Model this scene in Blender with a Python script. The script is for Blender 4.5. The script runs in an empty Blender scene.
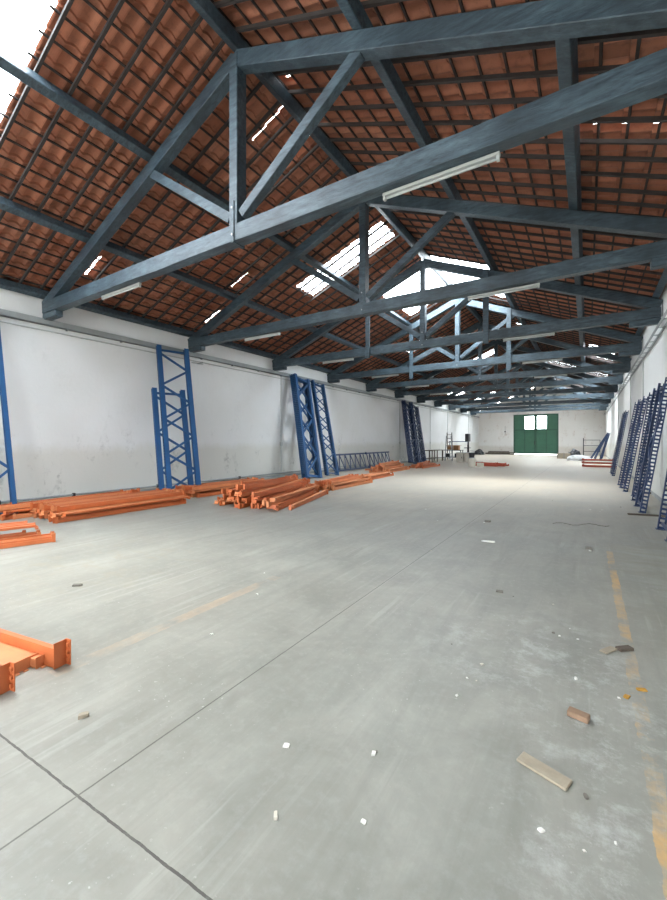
import bpy, bmesh, math, random
from mathutils import Vector, Matrix
random.seed(7)
S = bpy.context.scene
COL = S.collection
R = math.radians

# ------------------------------------------------------------------ helpers
def obj(name, bm, mat, parent=None, smooth=False, recalc=True):
    me = bpy.data.meshes.new(name)
    if recalc: bmesh.ops.recalc_face_normals(bm, faces=bm.faces)
    bm.to_mesh(me); bm.free()
    if smooth:
        for p in me.polygons: p.use_smooth = True
    o = bpy.data.objects.new(name, me)
    COL.objects.link(o)
    if mat: me.materials.append(mat)
    if parent: o.parent = parent
    return o
def tag(o, label=None, cat=None, group=None, kind=None):
    if label: o['label'] = label
    if cat: o['category'] = cat
    if group: o['group'] = group
    if kind: o['kind'] = kind
    return o
def empty(name, loc=(0,0,0), rz=0):
    o = bpy.data.objects.new(name, None); COL.objects.link(o)
    o.empty_display_size = .2
    o.location = loc; o.rotation_euler = (0,0,rz)
    return o
def copy_tree(o):
    c = o.copy(); COL.objects.link(c)
    for ch in list(o.children):
        d = ch.copy(); COL.objects.link(d); d.parent = c
        for g in list(ch.children):
            e = g.copy(); COL.objects.link(e); e.parent = d
    return c
def B(): return bmesh.new()
def box(bm, x0, x1, y0, y1, z0, z1, m=None):
    vs = [Vector(p) for p in ((x0,y0,z0),(x1,y0,z0),(x1,y1,z0),(x0,y1,z0),(x0,y0,z1),(x1,y0,z1),(x1,y1,z1),(x0,y1,z1))]
    if m: vs = [m @ v for v in vs]
    v = [bm.verts.new(p) for p in vs]
    for f in ((0,3,2,1),(4,5,6,7),(0,1,5,4),(1,2,6,5),(2,3,7,6),(3,0,4,7)):
        bm.faces.new([v[i] for i in f])
    return bm
def bar(bm, p0, p1, w, h, up=(0,0,1)):
    """rectangular bar p0 -> p1, w across, h along 'up'"""
    p0 = Vector(p0); p1 = Vector(p1); d = p1-p0; L = d.length; z = d.normalized()
    x = z.cross(Vector(up))
    if x.length < 1e-4: x = z.cross(Vector((0,1,0)))
    x.normalize(); y = x.cross(z)*-1
    m = Matrix(((x.x,y.x,z.x,p0.x),(x.y,y.y,z.y,p0.y),(x.z,y.z,z.z,p0.z),(0,0,0,1)))
    return box(bm, -w/2, w/2, -h/2, h/2, 0, L, m)
def tube(bm, pts, r, n=8):
    pts = [Vector(p) for p in pts]; rings = []
    for i, p in enumerate(pts):
        t = (pts[min(i+1,len(pts)-1)]-pts[max(i-1,0)]).normalized()
        a = t.cross(Vector((0,0,1)))
        if a.length < 1e-3: a = t.cross(Vector((0,1,0)))
        a.normalize(); b = t.cross(a)
        rr = r[i] if isinstance(r,(list,tuple)) else r
        rings.append([bm.verts.new(p+a*rr*math.cos(6.28319*k/n)+b*rr*math.sin(6.28319*k/n)) for k in range(n)])
    for i in range(len(rings)-1):
        for k in range(n):
            bm.faces.new([rings[i][k],rings[i][(k+1)%n],rings[i+1][(k+1)%n],rings[i+1][k]])
    bm.faces.new(rings[0][::-1]); bm.faces.new(rings[-1])
    return bm
def bevel(o, w=.008, seg=1):
    m = o.modifiers.new('bevel','BEVEL'); m.width = w; m.segments = seg; m.limit_method = 'ANGLE'
    return o

# ------------------------------------------------------------------ materials
def srgb(c):
    return tuple((x/255/12.92 if x/255 <= .04045 else ((x/255+.055)/1.055)**2.4) for x in c)+(1,)
def newmat(name):
    m = bpy.data.materials.new(name); m.use_nodes = True
    nt = m.node_tree; return m, nt, nt.nodes['Principled BSDF']
class N:
    def __init__(s, nt): s.nt = nt
    def __call__(s, t, **kw):
        n = s.nt.nodes.new(t)
        for k, v in kw.items():
            if k in n.inputs.keys() and not hasattr(n, k): n.inputs[k].default_value = v
            else: setattr(n, k, v)
        return n
    def link(s, a, b): s.nt.links.new(a, b)
    def noise(s, vec, scale, detail=4, rough=.6, dist=0):
        n = s('ShaderNodeTexNoise'); n.inputs['Scale'].default_value = scale
        n.inputs['Detail'].default_value = detail; n.inputs['Roughness'].default_value = rough
        n.inputs['Distortion'].default_value = dist
        s.link(vec, n.inputs['Vector']); return n.outputs['Fac']
    def ramp(s, fac, a, b, ca=(0,0,0,1), cb=(1,1,1,1)):
        n = s('ShaderNodeValToRGB'); e = n.color_ramp.elements
        e[0].position = a; e[0].color = ca; e[1].position = b; e[1].color = cb
        s.link(fac, n.inputs['Fac']); return n.outputs['Color']
    def mix(s, fac, a, b, mode='MIX'):
        n = s('ShaderNodeMix', data_type='RGBA', blend_type=mode)
        for v, i in ((fac,0),(a,6),(b,7)):
            if isinstance(v, (int,float)): n.inputs[i].default_value = v
            elif isinstance(v, tuple): n.inputs[i].default_value = v
            else: s.link(v, n.inputs[i])
        return n.outputs[2]
    def math(s, op, a, b=0, c=None):
        n = s('ShaderNodeMath', operation=op)
        for i, v in enumerate((a,b) if c is None else (a,b,c)):
            if isinstance(v,(int,float)): n.inputs[i].default_value = v
            else: s.link(v, n.inputs[i])
        return n.outputs[0]
    def coord(s, kind='Object'):
        return s('ShaderNodeTexCoord').outputs[kind]
    def geo(s): return s('ShaderNodeNewGeometry').outputs['Position']
    def scale(s, vec, v):
        n = s('ShaderNodeMapping'); n.inputs['Scale'].default_value = v
        s.link(vec, n.inputs['Vector']); return n.outputs['Vector']
    def bump(s, h, strength, bsdf, dist=.01):
        n = s('ShaderNodeBump'); n.inputs['Strength'].default_value = strength; n.inputs['Distance'].default_value = dist
        s.link(h, n.inputs['Height']); s.link(n.outputs['Normal'], bsdf.inputs['Normal'])
def simple(name, c, rough=.6, metal=0, var=.12, nscale=6, bump=0, worn=None, wornamt=.0):
    m, nt, b = newmat(name); g = N(nt)
    v = g.coord('Object')
    f = g.noise(v, nscale, 5, .65)
    c0 = tuple(x*(1-var) for x in c[:3])+(1,); c1 = tuple(min(1,x*(1+var)) for x in c[:3])+(1,)
    col = g.ramp(f, .3, .7, c0, c1)
    if worn:
        w = g.ramp(g.noise(v, nscale*4, 6, .7), .72-wornamt, .76-wornamt)
        col = g.mix(w, col, worn)
    g.link(col, b.inputs['Base Color'])
    b.inputs['Roughness'].default_value = rough; b.inputs['Metallic'].default_value = metal
    if bump: g.bump(f, bump, b)
    return m
M = {}
M['orange'] = simple('orange_paint', srgb((196,108,62)), .45, 0, .14, 3, worn=srgb((150,72,40)), wornamt=.02)
M['orange2'] = simple('faded_orange_paint', srgb((208,134,88)), .5, 0, .14, 3, worn=srgb((190,120,85)), wornamt=.04)
M['red'] = simple('red_orange_paint', srgb((176,76,54)), .5, 0, .15, 3)
M['blue'] = simple('blue_enamel', srgb((38,82,128)), .4, 0, .1, 4, worn=srgb((90,120,150)), wornamt=0)
M['navy'] = simple('navy_enamel', srgb((36,60,100)), .45, 0, .12, 4)
M['zinc'] = simple('galvanised', srgb((165,170,172)), .45, .5, .1, 8)
M['grey_trunk'] = simple('grey_trunking', srgb((150,156,156)), .6, 0, .1, 3)
M['pipe'] = simple('pvc_pipe', srgb((185,188,186)), .55, 0, .06, 3)
M['white_plastic'] = simple('white_plastic', srgb((186,190,188)), .5, 0, .03, 3)
M['green'] = simple('green_door_paint', srgb((54,100,78)), .55, 0, .1, 2)
M['green2'] = simple('green_door_dark', srgb((44,84,66)), .55, 0, .1, 2)
M['wood'] = simple('raw_wood', srgb((158,148,130)), .8, 0, .15, 12, bump=.2)
M['wood2'] = simple('brown_wood', srgb((142,116,94)), .8, 0, .18, 12, bump=.2)
M['oldwood'] = simple('weathered_wood', srgb((92,82,72)), .85, 0, .2, 8, bump=.2)
M['card'] = simple('cardboard', srgb((160,118,80)), .8, 0, .08, 5)
M['dark'] = simple('black_metal', srgb((42,44,48)), .5, .2, .15, 6)
M['paper'] = simple('white_scrap', srgb((222,222,216)), .8, 0, .06, 20)
M['cream'] = simple('cream_enamel', srgb((205,200,186)), .6, 0, .08, 5)
M['tarp'] = simple('white_tarp', srgb((225,226,226)), .7, 0, .05, 4)
M['grit'] = simple('concrete_crumb', srgb((120,116,108)), .9, 0, .2, 30)
M['leaf'] = simple('dry_leaf', srgb((176,132,52)), .8, 0, .2, 30)

def timber():
    m, nt, b = newmat('blue_grey_painted_timber'); g = N(nt)
    v = g.geo()
    f1 = g.noise(g.scale(v,(1.2,6,6)), 3, 6, .7, .4)
    f2 = g.noise(v, 1.3, 4, .6)
    c = g.mix(g.ramp(f1,.3,.72), srgb((36,48,56)), srgb((92,113,124)))
    c = g.mix(g.ramp(f2,.35,.75), c, srgb((36,48,56)))
    g.link(c, b.inputs['Base Color']); b.inputs['Roughness'].default_value = .45
    g.bump(f1, .5, b, .02); return m
M['timber'] = timber()
M['timber_dark'] = simple('dark_stained_timber', srgb((56,50,48)), .8, 0, .25, 5, bump=.2)
M['batten'] = simple('dark_batten_timber', srgb((52,42,38)), .85, 0, .25, 5)

def tiles():
    m, nt, b = newmat('clay_tile_underside'); g = N(nt)
    uv = g('ShaderNodeTexCoord').outputs['UV']
    fl = g('ShaderNodeVectorMath', operation='FLOOR'); g.link(uv, fl.inputs[0])
    wn = g('ShaderNodeTexWhiteNoise', noise_dimensions='2D'); g.link(fl.outputs[0], wn.inputs['Vector'])
    c = g.ramp(wn.outputs['Value'], 0, 1, srgb((144,92,70)), srgb((186,126,98)))
    big = g.noise(g.geo(), .5, 4, .6)
    c = g.mix(g.ramp(big,.35,.7), c, srgb((162,98,72)))
    d = g.noise(g.geo(), 9, 5, .7)
    c = g.mix(g.math('MULTIPLY', g.ramp(d,.5,.72), .5), c, srgb((96,66,56)))
    g.link(c, b.inputs['Base Color']); b.inputs['Roughness'].default_value = .8
    g.bump(d, .3, b); return m
M['tiles'] = tiles()

def plaster(name, base, low, stain, amt, zlow=1.3, allover=False):
    m, nt, b = newmat(name); g = N(nt)
    v = g.geo()
    sep = g('ShaderNodeSeparateXYZ'); g.link(v, sep.inputs[0]); z = sep.outputs[2]
    big = g.noise(v, .55, 5, .6); mid = g.noise(g.scale(v,(1,1,.6)), 1.6, 6, .7, .3); fine = g.noise(v, 9, 5, .7)
    zz = g.math('ADD', z, g.math('MULTIPLY', mid, .7))
    lowm = g.ramp(g.math('MULTIPLY', zz, .2), (zlow+.25)*.2, (zlow+.5)*.2, (1,1,1,1), (0,0,0,1))
    c = g.mix(g.math('MULTIPLY', lowm, .75), base, low)
    c = g.mix(g.math('MULTIPLY', g.ramp(big,.4,.75), .3), c, low)
    st = g.math('MULTIPLY', g.ramp(mid,.55,.70), g.ramp(fine,.42,.62))
    hm = g.ramp(g.math('MULTIPLY', zz, .2), .25, .55, (1,1,1,1), (1,1,1,1) if allover else (.12,.12,.12,1))
    st = g.math('MULTIPLY', g.math('MULTIPLY', st, hm), amt)
    c = g.mix(st, c, stain)
    g.link(c, b.inputs['Base Color']); b.inputs['Roughness'].default_value = .85
    g.bump(g.math('ADD', fine, g.math('MULTIPLY', mid, 2)), .25, b, .02); return m
M['plaster'] = plaster('limewashed_plaster', srgb((226,228,228)), srgb((208,208,200)), srgb((120,122,118)), .75)
M['plaster_far'] = plaster('stained_limewash', srgb((226,224,220)), srgb((206,200,190)), srgb((168,140,118)), 1.0, .9, True)

def concrete():
    m, nt, b = newmat('polished_concrete_floor'); g = N(nt)
    v = g.geo()
    sep = g('ShaderNodeSeparateXYZ'); g.link(v, sep.inputs[0]); X, Y = sep.outputs[0], sep.outputs[1]
    n1 = g.noise(v, .35, 5, .6, .3); n2 = g.noise(v, 1.7, 6, .65, .5); n3 = g.noise(v, 14, 6, .7); 
    sw = g.noise(g.scale(v,(3.2,.35,1)), 1.6, 6, .7, .8)
    c = g.mix(g.ramp(n2,.3,.7), srgb((126,128,121)), srgb((160,161,153)))
    c = g.mix(g.math('MULTIPLY', g.ramp(n1,.35,.7),.6), c, srgb((140,136,126)))
    c = g.mix(g.math('MULTIPLY', g.ramp(sw,.45,.75),.45), c, srgb((114,115,108)))
    c = g.mix(g.math('MULTIPLY', g.ramp(n3,.5,.75),.4), c, srgb((164,164,158)))
    dust_light = g.math('MULTIPLY', g.ramp(g.math('ADD', g.math('MULTIPLY', Y, .04), g.math('MULTIPLY', n2, .2)), .38, .75), g.ramp(n2,.2,.6,(.6,.6,.6,1)))
    c = g.mix(dust_light, c, srgb((178,170,156)))  # far dust, with the far end's brighter, warmer light painted into its colour
    # white plaster dust, thickest close to the right wall
    def blob(cx, cy, rx, ry):
        a = g.math('DIVIDE', g.math('SUBTRACT', X, cx), rx); bb = g.math('DIVIDE', g.math('SUBTRACT', Y, cy), ry)
        d = g.math('ADD', g.math('MULTIPLY',a,a), g.math('MULTIPLY',bb,bb))
        return g.math('SUBTRACT', 1, g.math('MINIMUM', d, 1))
    dust = g.math('MULTIPLY', g.ramp(g.noise(v, 4.2, 9, .8, .1), .5, .68), g.math('ADD', blob(-.25,3.1,.95,.9), blob(.1,1.8,.5,1.2)))
    c = g.mix(g.math('MULTIPLY', dust, .6), c, srgb((194,196,194)))
    damp = g.math('MULTIPLY', g.ramp(g.noise(g.scale(v,(.6,2.2,1)), 1.6, 5, .6, .5), .45,.62), blob(1.0,5.6,1.0,3.2))
    c = g.mix(g.math('MULTIPLY', damp,.6), c, srgb((128,124,106)))
    scuff = g.math('MULTIPLY', g.ramp(g.noise(g.scale(v,(1,1.8,1)), 2.6, 7, .7, .4), .5,.7), blob(-5.0,2.6,1.5,1.6))
    c = g.mix(g.math('MULTIPLY', scuff,.55), c, srgb((146,138,118)))
    sp_ = g.math('MULTIPLY', g.ramp(g.noise(v, 38, 3, .6), .66, .70), g.ramp(g.noise(v, 1.1, 4, .6), .45, .62))
    c = g.mix(g.math('MULTIPLY', sp_, .45), c, srgb((206,206,200)))
    tr = g.math('MULTIPLY', g.ramp(g.noise(g.scale(v,(14,.5,1)), 1, 4, .6, .2), .56, .64), g.ramp(g.noise(v, .7, 3, .6), .48, .6))
    c = g.mix(g.math('MULTIPLY', tr, .3), c, srgb((172,172,166)))
    # faded painted lines
    def stripe(coord, c0, w):
        return g.math('LESS_THAN', g.math('ABSOLUTE', g.math('SUBTRACT', coord, c0)), w)
    wob = g.math('ADD', X, g.math('MULTIPLY', g.math('SUBTRACT', g.noise(v, 6, 4, .6), .5), .05))
    y1 = g.math('MULTIPLY', stripe(wob,.25,.035), g.ramp(g.noise(v, 1.5, 6, .75), .45, .62))
    y1 = g.math('MULTIPLY', y1, g.math('LESS_THAN', Y, 6.6))
    c = g.mix(g.math('MULTIPLY', y1, .6), c, srgb((214,166,92)))
    y2 = g.math('MULTIPLY', stripe(wob,-2.9,.06), g.ramp(g.noise(v, 1.3, 5, .7), .38, .62))
    y2 = g.math('MULTIPLY', y2, g.math('LESS_THAN', g.math('ABSOLUTE', g.math('SUBTRACT', Y, 2.3)), 1.1))
    c = g.mix(g.math('MULTIPLY', y2, .3), c, srgb((226,180,132)))
    # saw-cut joints filled with dirt
    wj = g.math('ADD', Y, g.math('MULTIPLY', g.math('SUBTRACT', g.noise(v, 9, 4, .7), .5), .012))
    wx = g.math('ADD', X, g.math('MULTIPLY', g.math('SUBTRACT', g.noise(v, 9, 4, .7), .5), .006))
    j = g.math('MAXIMUM', g.math('MULTIPLY', stripe(g.math('SUBTRACT', wj, g.math('MULTIPLY', X, .051)),.941,.005), .85), g.math('MULTIPLY', stripe(wx,-1.82,.0045), .7))
    j = g.math('MULTIPLY', j, g.ramp(n3, .2, .5, (.6,.6,.6,1)))
    c = g.mix(j, c, srgb((62,60,56)))
    g.link(c, b.inputs['Base Color'])
    r = g.ramp(n2, .3, .7, (.42,.42,.42,1), (.6,.6,.6,1)); g.link(r, b.inputs['Roughness'])
    b.inputs['Specular IOR Level'].default_value = .35
    g.bump(n3, .08, b, .005); return m
M['floor'] = concrete()
M['yard'] = simple('yard_concrete', srgb((196,192,184)), .9, 0, .1, .6)

def glass(name, tr, diff):
    m, nt, b = newmat(name); g = N(nt)
    t = g('ShaderNodeBsdfTransparent'); t.inputs[0].default_value = tr+(1,)
    gl = g('ShaderNodeBsdfGlossy'); gl.inputs['Roughness'].default_value = .1
    tl = g('ShaderNodeBsdfTranslucent'); tl.inputs[0].default_value = (.9,.93,.95,1)
    m1 = g('ShaderNodeMixShader'); m1.inputs[0].default_value = diff; g.link(t.outputs[0], m1.inputs[1]); g.link(tl.outputs[0], m1.inputs[2])
    m2 = g('ShaderNodeMixShader'); m2.inputs[0].default_value = .04; g.link(m1.outputs[0], m2.inputs[1]); g.link(gl.outputs[0], m2.inputs[2])
    g.link(m2.outputs[0], nt.nodes['Material Output'].inputs['Surface']); return m
M['skyglass'] = glass('clear_roof_sheet', (.88,.92,.95), .12)
M['pane'] = glass('window_glass', (.92,.95,.95), .03)

# ------------------------------------------------------------------ dimensions (metres)
XL, XR, XC = -10.8, 1.53, -4.47
YB, YF = -7.0, 48.8
RT = 7.38; SL = .41                      # rafter top at the ridge, roof slope
TZ = RT+.29                              # tile plane at the ridge
TR_Y = [4.335+4.05*k for k in range(11)]
DL, DR = XC-XL+.25, XR-XC+.25            # slope half spans
CO = math.cos(math.atan(SL))
# skylights, some added only for their light: side, y0, y1, d0, d1 , framed(rafters/battens kept)
SKY = [('L', .25, 2.45, .4, 5.25, False), ('L', 10.0, 10.9, .35, 3.15, True),
       ('L', 12.95, 16.3, 0, 2.0, False), ('R', 12.95, 16.3, 0, 1.95, False),
       ('L', 27.3, 28.4, .6, 2.1, True), ('R', 20.2, 20.65, 1.5, 2.0, True),
       ('L', 33.6, 36.2, 4.3, 5.6, True), ('R', 28.9, 32.3, 2.4, 5.4, True), ('L', 41.4, 44.2, 3.3, 5.4, True), ('L', 19.4,20.2,2.4,3.6,True), ('R', -5.2, -2.2, .5, 3.2, False), ('R', 21.3, 24.0, 4.4, 5.5, True),  # large far ones and the unseen one behind the camera added for light
       ('R', 37.2, 44.4, 2.3, 5.2, True)]  # added opening, brightens the far end
def in_sky(side, y, d, only_open=False):
    for s, y0, y1, d0, d1, fr in SKY:
        if s == side and y0 < y < y1 and d0 < d < d1 and not (only_open and fr): return True
    return False
# slits where tiles have slipped: side, y, d0, d1
SLIT = [('L', 5.68, .1, .75), ('L', 6.52, .1, 1.3), ('R', 6.52, 4.3, 5.9), ('R', 8.62, 2.4, 3.1), ('L', 8.2, 3.6, 4.1),
        ('R', 5.26, .0, .2), ('R', 6.1, .0, .2), ('R', 9.46, 0, .2), ('L', 4.84, 4.9, 5.2), ('L', 8.62, 5.2, 5.5)]

# ------------------------------------------------------------------ setting: floor, walls
bm = B(); box(bm, XL-.4, XR+.4, YB-.4, YF+.4, -.3, 0)
tag(obj('floor', bm, M['floor']), kind='structure')
bm = B(); box(bm, -60, 50, -60, 110, -.5, -.31)
tag(obj('ground', bm, M['yard']), kind='structure')
def slope_z(d): return TZ - SL*d
for nm, x0, x1 in (('wall_left', XL-.4, XL), ('wall_right', XR, XR+.4)):
    bm = B(); d = abs((x0 if nm == 'wall_right' else x1)-XC)
    box(bm, x0, x1, YB-.4, YF+.4, -.3, slope_z(d)-.14 if nm == 'wall_left' else slope_z(d)-.14)
    tag(obj(nm, bm, M['plaster']), kind='structure')
DX0, DX1, DZ = -7.02, -2.61, 4.43
def gable(nm, y0, y1, x0, x1, zt, mat):
    bm = B()
    box(bm, XL-.05, x0, y0, y1, -.3, 4.6); box(bm, x1, XR+.05, y0, y1, -.3, 4.6); box(bm, x0, x1, y0, y1, zt, 4.6)
    pr = [(XL-.05,4.6),(XR+.05,4.6),(XR+.05,slope_z(XR-XC)-.12),(XC,TZ-.12),(XL-.05,slope_z(XC-XL)-.12)]
    a = [bm.verts.new((x,y0,z)) for x,z in pr]; b = [bm.verts.new((x,y1,z)) for x,z in pr]
    bm.faces.new(a); bm.faces.new(b[::-1])
    for i in range(5): bm.faces.new([a[i],b[i],b[(i+1)%5],a[(i+1)%5]])
    tag(obj(nm, bm, mat), kind='structure')
gable('wall_far', YF, YF+.4, DX0, DX1, DZ, M['plaster_far'])
gable('wall_back', YB-.4, YB, -7.2, -2.2, 3.6, M['plaster'])
# concrete lip under the wall beams
for nm, x0, x1 in (('trim_1', XL, XL+.012), ('trim_2', XR-.012, XR)):
    bm = B(); box(bm, x0, x1, YB, YF, 0, .10)
    tag(obj(nm, bm, M['grey_trunk']), kind='structure')

# door_1, the green double door at the far end
d1 = tag(empty('door_1', ((DX0+DX1)/2, YF, 0)), kind='structure')
dcx = (DX0+DX1)/2
bm = B(); box(bm, DX0-dcx, DX0-dcx+.12, -.03, .12, .0, DZ); box(bm, DX1-dcx-.12, DX1-dcx, -.03, .12, 0, DZ); box(bm, DX0-dcx, DX1-dcx, -.03, .12, DZ-.12, DZ)
obj('door_frame', bm, M['green2'], d1)
for s, wx0, wx1 in ((-1, -5.87, -4.92), (1, -4.64, -3.74)):
    xa, xb = (DX0+.08-dcx, 0) if s < 0 else (0, DX1-.08-dcx)
    w0, w1 = wx0-dcx, wx1-dcx; z0, z1 = .09, DZ-.1; a, b_ = 2.84, 4.22
    bm = B(); box(bm, xa, xb, .02, .07, z0, a); box(bm, xa, w0, .02, .07, a, b_); box(bm, w1, xb, .02, .07, a, b_); box(bm, xa, xb, .02, .07, b_, z1)
    lf = obj('door_leaf', bm, M['green'], d1)
    bm = B()
    for xx in (xa+.06, (xa+xb)/2, xb-.06): box(bm, xx-.05, xx+.05, -.005, .02, z0, 2.75)
    for zz in (z0+.08, 2.72): box(bm, xa+.01, xb-.01, -.012, -.004, zz-.07, zz+.07)
    obj('rail', bm, M['green2'], lf)
    bm = B(); box(bm, w0-.05, w0, 0, .02, a-.05, b_+.05); box(bm, w1, w1+.05, 0, .02, a-.05, b_+.05); box(bm, w0, w1, 0, .02, a-.05, a); box(bm, w0, w1, 0, .02, b_, b_+.05)
    obj('window_surround', bm, M['green2'], lf)
    bm = B(); box(bm, w0, w1, .04, .046, a, b_); obj('window_pane', bm, M['pane'], lf)
bm = B(); box(bm, -.1, -.04, -.05, .02, 1.1, 1.5); obj('door_bolt', bm, M['dark'], d1)

# ------------------------------------------------------------------ roof tiles
TW, TL = .21, .35
def tile_sheet(side):
    bm = B(); uvl = bm.loops.layers.uv.new('UVMap')
    sg = -1 if side == 'L' else 1
    D = DL if side == 'L' else DR
    ny = 12
    cols = int((YF+.6-(YB-.6))/TW); y00 = YB-.6
    rows = int(D/CO/TL)+1
    prof = [0,.010,.019,.028,.035,.039,.041,.039,.034,.024,.012,.002]
    for r in range(rows):
        s0, s1 = r*TL*CO, (r+1)*TL*CO
        lines = []
        for (d, off) in ((s0, 0), (s1, .028), (s1+.02, -.004)):
            lines.append([(XC+sg*d, off, d)]*1)
        grid = []
        for (d, off) in ((s0, 0), (s1, .030), (s1, 0.0)):
            grid.append([None]*(cols*ny+1))
        def V(k, i):
            if grid[k][i] is None:
                d, off = ((s0, -.004), (s1, .030), (s1, -.012))[k]
                c, q = divmod(i, ny)
                h = prof[q]
                rr = .0
                grid[k][i] = bm.verts.new((XC+sg*d, y00+i*TW/ny, slope_z(d)+h+off+rr))
            return grid[k][i]
        for i in range(cols*ny):
            y = y00+(i+.5)*TW/ny; d = (s0+s1)/2
            if in_sky(side, y, d): continue
            skip = False
            for (ss, ys, da, db) in SLIT:
                if ss == side and abs(y-ys) < (TW/ny*.5 if db-da > .3 else TW/ny*1.6) and da-.18 < d < db+.18: skip = True
            if skip: continue
            for k in (0, 1):
                f = bm.faces.new([V(k,i), V(k,i+1), V(k+1,i+1), V(k+1,i)])
                for l, (uu, vv) in zip(f.loops, ((i/ny,r+.05),((i+1)/ny,r+.05),((i+1)/ny,r+.95),(i/ny,r+.95))):
                    l[uvl].uv = (min(max(uu, i//ny+.02), i//ny+.98), vv)
    return tag(obj('ceiling', bm, M['tiles'], smooth=False, recalc=False), kind='structure')
tile_sheet('L'); tile_sheet('R')
# ridge capping
bm = B()
segs = [(YB-.6, 12.95), (16.3, YF+.6)]
for a, b_ in segs:
    n = 8; r0 = []; r1 = []
    for k in range(n+1):
        t = math.pi*k/n
        r0.append(bm.verts.new((XC+.17*math.cos(t), a, TZ+.0+.11*math.sin(t)-.02))); r1.append(bm.verts.new((XC+.17*math.cos(t), b_, TZ+.11*math.sin(t)-.02)))
    for k in range(n): bm.faces.new([r0[k],r0[k+1],r1[k+1],r1[k]])
tag(obj('ceiling', bm, M['tiles']), kind='structure')

# sheets over the skylights, both the real and the added ones
for n, (side, y0, y1, d0, d1_, fr) in enumerate(SKY):
    sg = -1 if side == 'L' else 1
    bm = B()
    nseg = max(4, int((y1-y0)/.07)); prev = None
    for i in range(nseg+1):
        y = y0-.03+(y1-y0+.06)*i/nseg
        off = .05+.008*math.cos(i*math.pi)
        cur = [bm.verts.new((XC+sg*d, y, slope_z(d)+off)) for d in (max(0,d0-.04), d1_+.04)]
        if prev: bm.faces.new([prev[0],prev[1],cur[1],cur[0]])
        prev = cur
    tag(obj('window_%d' % (n+1), bm, M['skyglass']), kind='structure')

# ------------------------------------------------------------------ purlins
PW, PH = .15, .19
for d, sg, lab in ((0,1,'long dark timber ridge beam along the roof apex'),
               (2.1,-1,'upper timber purlin on the left roof slope, nearest the ridge'),
               (4.25,-1,'middle timber purlin on the left roof slope'),
               (6.2,-1,'lowest timber purlin running along the top of the left wall'),
               (2.1,1,'upper timber purlin on the right roof slope, nearest the ridge'),
               (4.25,1,'middle timber purlin on the right roof slope'),
               (5.86,1,'lowest timber purlin running along the top of the right wall')):
    z = RT-SL*d-.005
    bm = B()
    m = Matrix.Translation((XC+sg*d, 0, z)) @ Matrix.Rotation(math.atan(SL)*sg, 4, 'Y')
    box(bm, -PW/2, PW/2, YB, YF, .0, PH*.9, m)
    o = obj('ridge_beam' if d == 0 else 'purlin', bm, M['timber']); bevel(o, .01)
    tag(o, lab, 'roof beam', 'roof purlins')

# ------------------------------------------------------------------ common rafters and battens
def caibro(side, y, d0, d1_):
    sg = -1 if side == 'L' else 1
    bm = B()
    za = lambda d: slope_z(d)-.075
    bar(bm, (0, 0, za(d0)-za(d0)), (sg*(d1_-d0), 0, za(d1_)-za(d0)), .042, .05, (0,0,1))
    o = obj('common_rafter', bm, M['timber_dark'])
    o.location = (XC+sg*d0, y, za(d0))
    tag(o, 'slim dark rafter directly under the tiles of the %s roof slope' % ('left' if side == 'L' else 'right'),
        'rafter', 'common rafters of the %s roof slope' % ('left' if side == 'L' else 'right'))
def spans(side, y, D):
    segs = [(0.02, D)]
    for s, y0, y1, d0, d1_, fr in SKY:
        if s == side and not fr and y0-.0 < y < y1+.0:
            segs = [(0.02, d0), (d1_, D)] if d0 > .1 else [(d1_, D)]
    return [x for x in segs if x[1]-x[0] > .25]
for side in 'LR':
    D = (DL if side == 'L' else DR)-.3
    y = 2.53-.42*15
    ys = []
    while y < YF-.1:
        ys.append(y+random.uniform(-.02,.02)); y += .42
    for yy in ys:
        for a, b_ in spans(side, yy, D): caibro(side, yy, a, b_)
for side in 'LR':
    sg = -1 if side == 'L' else 1
    D = (DL if side == 'L' else DR)-.25
    r = 0
    while r*TL*CO < D:
        d = r*TL*CO+.07
        cuts = sorted([(s[1], s[2]) for s in SKY if s[0] == side and not s[5] and s[3]-.02 < d < s[4]+.02])
        a = YB; segs = []
        for c0, c1 in cuts:
            segs.append((a, c0+.07)); a = c1-.07
        segs.append((a, YF))
        for a, b_ in segs:
            bm = B()
            m = Matrix.Rotation(math.atan(SL)*sg, 4, 'Y')
            box(bm, -.015, .015, 0, b_-a, -.036, -.012, m)
            o = obj('tile_batten', bm, M['batten']); o.location = (XC+sg*d, a, slope_z(d))
            tag(o, 'thin dark batten crossing under the tiles of the %s roof slope' % ('left' if side == 'L' else 'right'),
                'batten', 'tile battens of the %s roof slope' % ('left' if side == 'L' else 'right'))
        r += 1

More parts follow.
